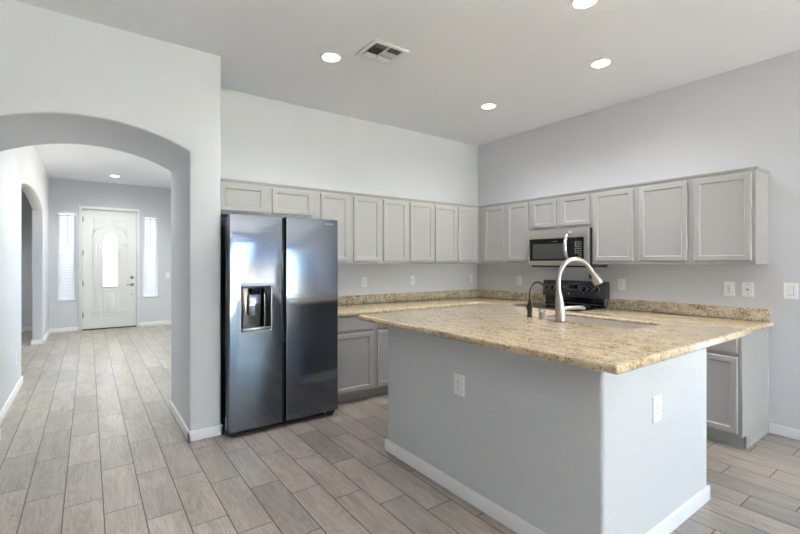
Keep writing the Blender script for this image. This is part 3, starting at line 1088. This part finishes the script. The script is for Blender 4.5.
MB().tube([(hx_, -mwD + 0.004, 0.345), (hx_, -mwD - 0.022, 0.344), (hx_, -mwD - 0.056, 0.318), (hx_, -mwD - 0.082, 0.262), (hx_, -mwD - 0.090, 0.205), (hx_, -mwD - 0.082, 0.148), (hx_, -mwD - 0.056, 0.092), (hx_, -mwD - 0.022, 0.068), (hx_, -mwD + 0.004, 0.067)],
          [0.015, 0.016, 0.0175, 0.019, 0.0195, 0.019, 0.0175, 0.016, 0.015], 16).build('handle', 'chrome', md)
MB().lathe([(0.008, -mwD + 0.0005), (0.008, -mwD - 0.001), (0, -mwD - 0.001)], (L(2.594, 0)[0], 0, 0.026), 'y', 16).build('badge', 'white_mark', mw)
MB().box(0.02, mwW - 0.012, -mwD + 0.045, -0.005, -0.018, 0.003, 0.002).build('vent_base', 'black_matte', mw)

# ------------------------------------------------------------ range
RY0, RY1 = 3.166, 2.409
rg = thing('stove', 'black freestanding electric stove with knob panel standing behind the island', 'stove', (XR - 0.004, RY0, 0), -PI / 2)
rW = RY0 - RY1
XRG = XR - 0.004
MB().box(0.002, rW - 0.002, -0.62, -0.0, 0.06, 0.905, 0.004).build('body', 'black_satin', rg)
MB().box(0.0, rW, -0.655, -0.075, 0.9055, 0.921, 0.004).build('cooktop', 'black_glass', rg)
for x, y, r in ((0.2, -0.50, 0.105), (0.2, -0.22, 0.08), (0.55, -0.50, 0.08), (0.55, -0.22, 0.105)):
    o_ = [(x + r * math.cos(2 * PI * q / 40), y + r * math.sin(2 * PI * q / 40)) for q in range(40)]
    i_ = [(x + (r - 0.003) * math.cos(2 * PI * q / 40), y + (r - 0.003) * math.sin(2 * PI * q / 40)) for q in range(40)]
    MB().prism(o_, 0.9208, 0.9214, 'z', holes=[i_]).build('burner_ring', 'grey_mark', rg)
MB().box(0.012, rW - 0.03, -0.066, -0.003, 0.9, 1.02, 0.003).build('back_riser', 'black', rg)
MB().box(0.0155, rW - 0.034, -0.072, -0.066, 0.930, 0.936).build('riser_strip', 'grey_mark', rg)
MB().box(rW - 0.0285, rW - 0.010, -0.05, -0.003, 0.93, 0.995, 0.002).build('side_bracket', 'grey_mark', rg)
# control panel: slightly leaning, rounded ends
pf = XR - 4.44 - 0.004
pan = [(-0.003, 1.008), (-pf - 0.010, 1.002), (-pf - 0.014, 1.012), (-pf + 0.004, 1.178), (-pf + 0.014, 1.187), (-0.003, 1.187)]
pm = MB()
pn = []
for x, s_ in ((-0.008, 0.975), (0.002, 1.0), (rW - 0.002, 1.0), (rW + 0.008, 0.975)):
    pn.append([(x, y * s_, 1.095 + (z - 1.095) * s_) for y, z in pan])
pp = pm.loft(pn).build('control_panel', 'panel_grey', rg, smooth=30)


def on_panel(yw, zw, lift=0.0):
    """point on the leaning panel face"""
    z = zw
    f = (z - 1.012) / (1.178 - 1.012)
    return Vector((RY0 - yw, -pf - 0.014 + 0.018 * f - lift, z))


for yw in (3.130, 3.049, 2.650, 2.581, 2.502):
    p = on_panel(yw, 1.103)
    big = yw in (2.581, 2.502, 3.130)
    kn = MB().lathe([(0.024, 0), (0.024, -0.006), (0.020, -0.008), (0.0185, -0.024), (0.016, -0.026), (0, -0.026)], tuple(p), 'y', 24).build('knob', 'black', rg)
    MB().box(p.x - 0.0025, p.x + 0.0025, p.y - 0.0275, p.y - 0.0255, p.z + 0.002, p.z + 0.015).build('knob_pointer', 'white_mark', kn)
    arc_o = [(p.x + 0.0345 * math.sin(math.radians(a)), p.z + 0.0345 * math.cos(math.radians(a))) for a in range(-140, 141, 14)]
    arc_i = [(p.x + 0.0300 * math.sin(math.radians(a)), p.z + 0.0300 * math.cos(math.radians(a))) for a in range(140, -141, -14)]
    dm_ = MB().prism(arc_o + arc_i, -0.0009, 0.001, 'y')
    for v in dm_.bm.verts:
        v.co.y += on_panel(0, v.co.z).y
    dm_.build('dial_marking', 'dial', rg)
    yy = on_panel(0, p.z - 0.050).y
    MB().box(p.x - 0.004, p.x + 0.004, yy - 0.0009, yy + 0.001, p.z - 0.054, p.z - 0.046).build('dial_dot', 'dial', rg)
dy = on_panel(0, 1.10).y
dm = MB()
for x0, x1, z0, z1 in ((0.255, 0.285, 1.120, 1.126), (0.295, 0.325, 1.120, 1.126), (0.255, 0.285, 1.104, 1.108), (0.292, 0.31, 1.098, 1.103), (0.316, 0.335, 1.094, 1.098),
                       (0.35, 0.37, 1.088, 1.092), (0.376, 0.392, 1.088, 1.092), (0.398, 0.414, 1.086, 1.090), (0.42, 0.436, 1.086, 1.090),
                       (0.455, 0.459, 1.075, 1.13), (0.459, 0.478, 1.126, 1.13), (0.459, 0.478, 1.075, 1.079), (0.466, 0.486, 1.10, 1.104), (0.482, 0.486, 1.08, 1.10)):
    y = on_panel(0, (z0 + z1) / 2).y
    dm.box(x0, x1, y - 0.0009, y + 0.002, z0, z1)
dm.build('display_markings', 'dial', rg)
MB().box(0.345, 0.44, on_panel(0, 1.122).y - 0.002, on_panel(0, 1.122).y + 0.006, 1.10, 1.14, 0.001).build('clock_display', 'black_glass', rg)
p = on_panel(2.828, 1.041)
MB().lathe([(0.0085, 0.001), (0.0085, -0.0015), (0, -0.0015)], tuple(p), 'y', 20).build('badge', 'white_mark', rg)
od = MB().box(0.006, rW - 0.006, -0.660, -0.622, 0.235, 0.86, 0.006).build('oven_door', 'black', rg)
MB().box(0.12, rW - 0.12, -0.6615, -0.659, 0.36, 0.66).build('oven_window', 'black_glass', od)
MB().tube([(0.06, -0.655, 0.79), (0.065, -0.70, 0.79), (rW - 0.065, -0.70, 0.79), (rW - 0.06, -0.655, 0.79)], 0.011, 12, 1).build('oven_handle', 'black_satin', od)
MB().box(0.006, rW - 0.006, -0.655, -0.622, 0.065, 0.225, 0.006).build('storage_drawer', 'black', rg)
for x in (0.05, rW - 0.05):
    for y in (-0.57, -0.06):
        MB().lathe([(0.018, 0.0), (0.018, 0.012), (0.010, 0.014), (0.010, 0.065)], (x, y, 0)).build('foot', 'black_matte', rg)

# ------------------------------------------------------------ outlets and switches


def plate(name, label, cat, loc, rz, kind, w_=0.074, h_=0.118, group=None):
    t = thing(name, label, cat, loc, rz, group)
    MB().rings(-w_ / 2, w_ / 2, -h_ / 2, h_ / 2, [(0, -0.0005), (0, -0.003), (0.0025, -0.0065)]).build('cover_plate', 'plastic', t, smooth=0)
    if kind == 'duplex':
        for s in (-1, 1):
            r = MB().prism(rrect(-0.017, 0.017, s * 0.0205 - 0.0145, s * 0.0205 + 0.0145, 0.010, 4), -0.0085, -0.006, 'y').build('receptacle', 'plastic', t)
            q = MB()
            for x, hh in ((-0.0065, 0.0045), (0.0065, 0.0036)):
                q.box(x - 0.0012, x + 0.0012, -0.0088, -0.0083, s * 0.0205 + 0.003 - hh, s * 0.0205 + 0.003 + hh)
            q.lathe([(0.0026, -0.0083), (0.0026, -0.0088)], (0, 0, s * 0.0205 - 0.0085), 'y', 12)
            q.build('slots', 'plastic_slot', r)
        MB().lathe([(0.003, -0.006), (0.003, -0.0075)], (0, 0, 0), 'y', 10).build('screw', 'grey_mark', t)
    elif kind == 'decora':
        r = MB().box(-0.0165, 0.0165, -0.0085, -0.006, -0.034, 0.034, 0.001).build('receptacle', 'plastic', t)
        q = MB()
        for s in (-1, 1):
            for x in (-0.0065, 0.0065):
                q.box(x - 0.0012, x + 0.0012, -0.0088, -0.0083, s * 0.021 - 0.004, s * 0.021 + 0.004)
            q.lathe([(0.0024, -0.0083), (0.0024, -0.0088)], (0, 0, s * 0.021 - 0.010), 'y', 12)
        q.build('slots', 'plastic_slot', r)
        MB().box(-0.007, 0.007, -0.0095, -0.0083, -0.006, 0.006).build('test_button', 'label', r)
    elif kind == 'jack':
        MB().lathe([(0.008, -0.006), (0.008, -0.010), (0.0048, -0.0105), (0.0048, -0.016), (0, -0.016)], (0, 0, 0), 'y', 14).build('cable_connector', 'brass', t)
        for s in (-1, 1):
            MB().lathe([(0.0034, -0.006), (0.0034, -0.0075)], (0, 0, s * 0.042), 'y', 10).build('screw', 'plastic_slot', t)
    elif kind == 'rocker':
        MB().rings(-0.0175, 0.0175, -0.035, 0.035, [(0, -0.006), (0, -0.0075), (0.002, -0.0085)]).build('rocker_frame', 'grey_mark', t, smooth=0)
        MB().rings(-0.0155, 0.0155, -0.033, 0.033, [(0, -0.007), (0, -0.010), (0.003, -0.0115)]).build('rocker', 'plastic', t, smooth=0)
    return t


for x, l in ((2.621, 'white outlet on the refrigerator wall nearest the refrigerator'),
             (3.338, 'white outlet midway along the refrigerator wall backsplash'),
             (4.377, 'white outlet on the refrigerator wall close to the corner')):
    plate('wall_outlet', l, 'outlet', (x, YB, 1.166), 0, 'duplex', group='outlets above the counter')
for y, l in ((3.592, 'white outlet on the stove wall between corner and stove'), (2.274, 'white outlet just right of the stove knob panel')):
    plate('wall_outlet', l, 'outlet', (XR, y, 1.163), -PI / 2, 'duplex', group='outlets above the counter')
plate('wall_outlet', 'white rectangular outlet below the last wall cabinet, beside the cable jack', 'outlet', (XR, 1.341, 1.166), -PI / 2, 'decora', 0.080, 0.120, group='outlets above the counter')
plate('cable_jack', 'white cable jack plate with two screws below last wall cabinet', 'wall plate', (XR, 1.211, 1.167), -PI / 2, 'jack', 0.080, 0.120)
plate('light_switch', 'white rocker light switch alone on the wall past the counter end', 'light switch', (XR, 0.935, 1.169), -PI / 2, 'rocker', 0.086, 0.128)
plate('wall_outlet', 'white outlet on the long shaded left face of the island', 'outlet', (IX0, 1.873, 0.664), -PI / 2, 'duplex', 0.088, 0.122)
plate('wall_outlet', 'white outlet on the bright right end of the island', 'outlet', (2.303, IY0, 0.666), 0, 'duplex', 0.092, 0.130)
plate('light_switch', 'white light switch plate right of the front door blind', 'light switch', (1.452, YD, 1.104), 0, 'rocker', 0.08, 0.125)
plate('wall_outlet', 'white outlet low on the left foyer wall', 'outlet', (XF, 6.135, 0.362), PI / 2, 'duplex')

# ------------------------------------------------------------ ceiling lamps and vent


def downlight(loc, label, power, tint=(0.96, 0.98, 1.0)):
    t = thing('recessed_light', label, 'ceiling light', loc, 0, 'lit recessed ceiling lights')
    MB().lathe([(0.066, -0.004), (0.070, -0.008), (0.084, -0.006), (0.088, -0.0005), (0.088, -0.0002)], n=40).build('trim_ring', 'trim', t)
    MB().lathe([(0.066, -0.0045), (0.066, -0.0068), (0, -0.0085)], n=40).build('lens', 'lamp', t)
    l = bpy.data.lights.new('lamp_glow', 'SPOT')
    l.energy = power
    l.color = tint
    l.spot_size = math.radians(150)
    l.spot_blend = 0.8
    l.shadow_soft_size = 0.06
    o = bpy.data.objects.new('bulb', l)
    o.parent = t
    o.location = (0, 0, -0.03)
    COL.objects.link(o)


LP = 18
downlight((1.597, 3.155, H), 'lit recessed ceiling light above the refrigerator, left of the vent', LP)
downlight((3.476, 1.921, H), 'lit recessed ceiling light above the near end of stove wall cabinets', LP)
downlight((3.460, 3.156, H), 'lit recessed ceiling light closest to the kitchen corner', LP)
downlight((2.568, 1.525, H), 'lit recessed ceiling light cut by the top photo edge', LP)
FP = 47
downlight((0.412, 9.951, H), 'lit recessed ceiling light in the foyer beyond the arch', 30, (0.92, 1.0, 0.97))

GP = 15     # fill lamps added behind the camera to raise the overall light level
for gx in (-3.2, -0.6, 2.0):
    for gy in (-4.2, -1.6):
        downlight((gx, gy, H), 'added ceiling fill light, unseen, over the area behind the camera', GP)
for gx, gy in ((0.55, 5.6), (1.7, 8.6), (1.75, 6.6), (-2.2, 9.4)):  # unseen lamps added to brighten the hall and the side room
    downlight((gx, gy, H), 'added ceiling fill light out of sight around the entry hall', FP, (0.92, 1.0, 0.97))

vt = thing('ceiling_vent', 'square white metal air vent with louvers in the kitchen ceiling', 'vent', (1.889, 2.847, H))
MB().prism(rect(-0.160, 0.160, -0.148, 0.148), -0.010, -0.0003, 'z', holes=[rect(-0.122, 0.122, -0.112, 0.112)], bev=0.003, res=1).build('frame', 'vent_white', vt)
MB().box(-0.123, 0.123, -0.113, 0.113, -0.002, -0.0004).build('duct_backing', 'vent_dark', vt)
MB().box(-0.006, 0.006, -0.112, 0.112, -0.009, -0.003).build('centre_bar', 'vent_white', vt)


def louvers(x0, x1, y0, y1, n, tilt, along='x', hwid=0.0065):
    m = MB()
    for q in range(n):
        f = (q + 0.5) / n
        hw = hwid
        dyv, dzv = hw * math.cos(tilt), hw * math.sin(tilt)
        if along == 'x':
            y = y0 + (y1 - y0) * f
            m.loft([[(x, y - dyv, -0.010 - dzv), (x, y + dyv, -0.010 + dzv), (x, y + dyv, -0.0088 + dzv), (x, y - dyv, -0.0088 - dzv)] for x in (x0, x1)])
        else:
            x = x0 + (x1 - x0) * f
            m.loft([[(x - dyv, y, -0.010 - dzv), (x + dyv, y, -0.010 + dzv), (x + dyv, y, -0.0088 + dzv), (x - dyv, y, -0.0088 - dzv)] for y in (y0, y1)])
    m.build('louvers', 'vent_white', vt)


for x0, x1 in ((-0.116, -0.008), (0.008, 0.116)):
    louvers(x0, x1, 0.045, 0.110, 3, math.radians(-25))
    louvers(x0, x1, -0.110, -0.055, 3, math.radians(28), hwid=0.0095)
louvers(-0.116, -0.008, -0.045, 0.035, 5, math.radians(40), 'y', 0.006)
louvers(0.008, 0.116, -0.045, 0.035, 5, math.radians(-40), 'y', 0.0085)

# ------------------------------------------------------------ outdoors, seen through the glass and mirrored in the refrigerator
struct(MB().box(-30, 30, -30, YR - 0.16, -0.16, -0.06).box(-30, 30, 11.75, 40, -0.16, -0.06).box(XR + 0.2, 30, YR - 0.15, 11.7, -0.16, -0.06).build('ground', 'gravel', smooth=0))
struct(MB().box(-12, 14, -13.2, -13, -0.06, 1.75).build('wall_yard', 'block', smooth=0))
# porch roof and wall added to dim the daylight behind the entry glass
struct(MB().box(-3.2, 3.6, 11.66, 15.0, 2.75, 2.9).build('ceiling_porch_shade', 'block', smooth=0))
struct(MB().box(-3.2, 3.6, 14.9, 15.05, -0.06, 1.6).build('wall_porch_shade', 'block', smooth=0))
tr = thing('yard_tree', 'green leafy tree mirrored in the left refrigerator door', 'tree', (3.6, -10.2, -0.06))
MB().tube([(0, 0, 0), (0.05, 0.02, 0.6), (-0.03, 0.05, 1.3), (0.04, 0.0, 2.0)], [0.11, 0.09, 0.08, 0.05], 12).build('trunk', 'bark', tr)
fol = MB()
for q in range(900):
    a, b = random.uniform(0, 2 * PI), math.acos(random.uniform(-1, 1))
    r = random.uniform(0.35, 1.0) ** 0.5
    c = Vector((0.95 * r * math.sin(b) * math.cos(a), 0.95 * r * math.sin(b) * math.sin(a), 2.0 + 1.0 * r * math.cos(b)))
    u = Vector((random.uniform(-1, 1), random.uniform(-1, 1), random.uniform(-1, 1))).normalized()
    v = u.cross(Vector((random.uniform(-1, 1), random.uniform(-1, 1), 1))).normalized()
    s = random.uniform(0.07, 0.13)
    fol.bm.faces.new([fol.bm.verts.new(c + s * p) for p in (u, v * 0.5, -u, -v * 0.5)])
fol.build('foliage', 'leaf', tr, smooth=0)
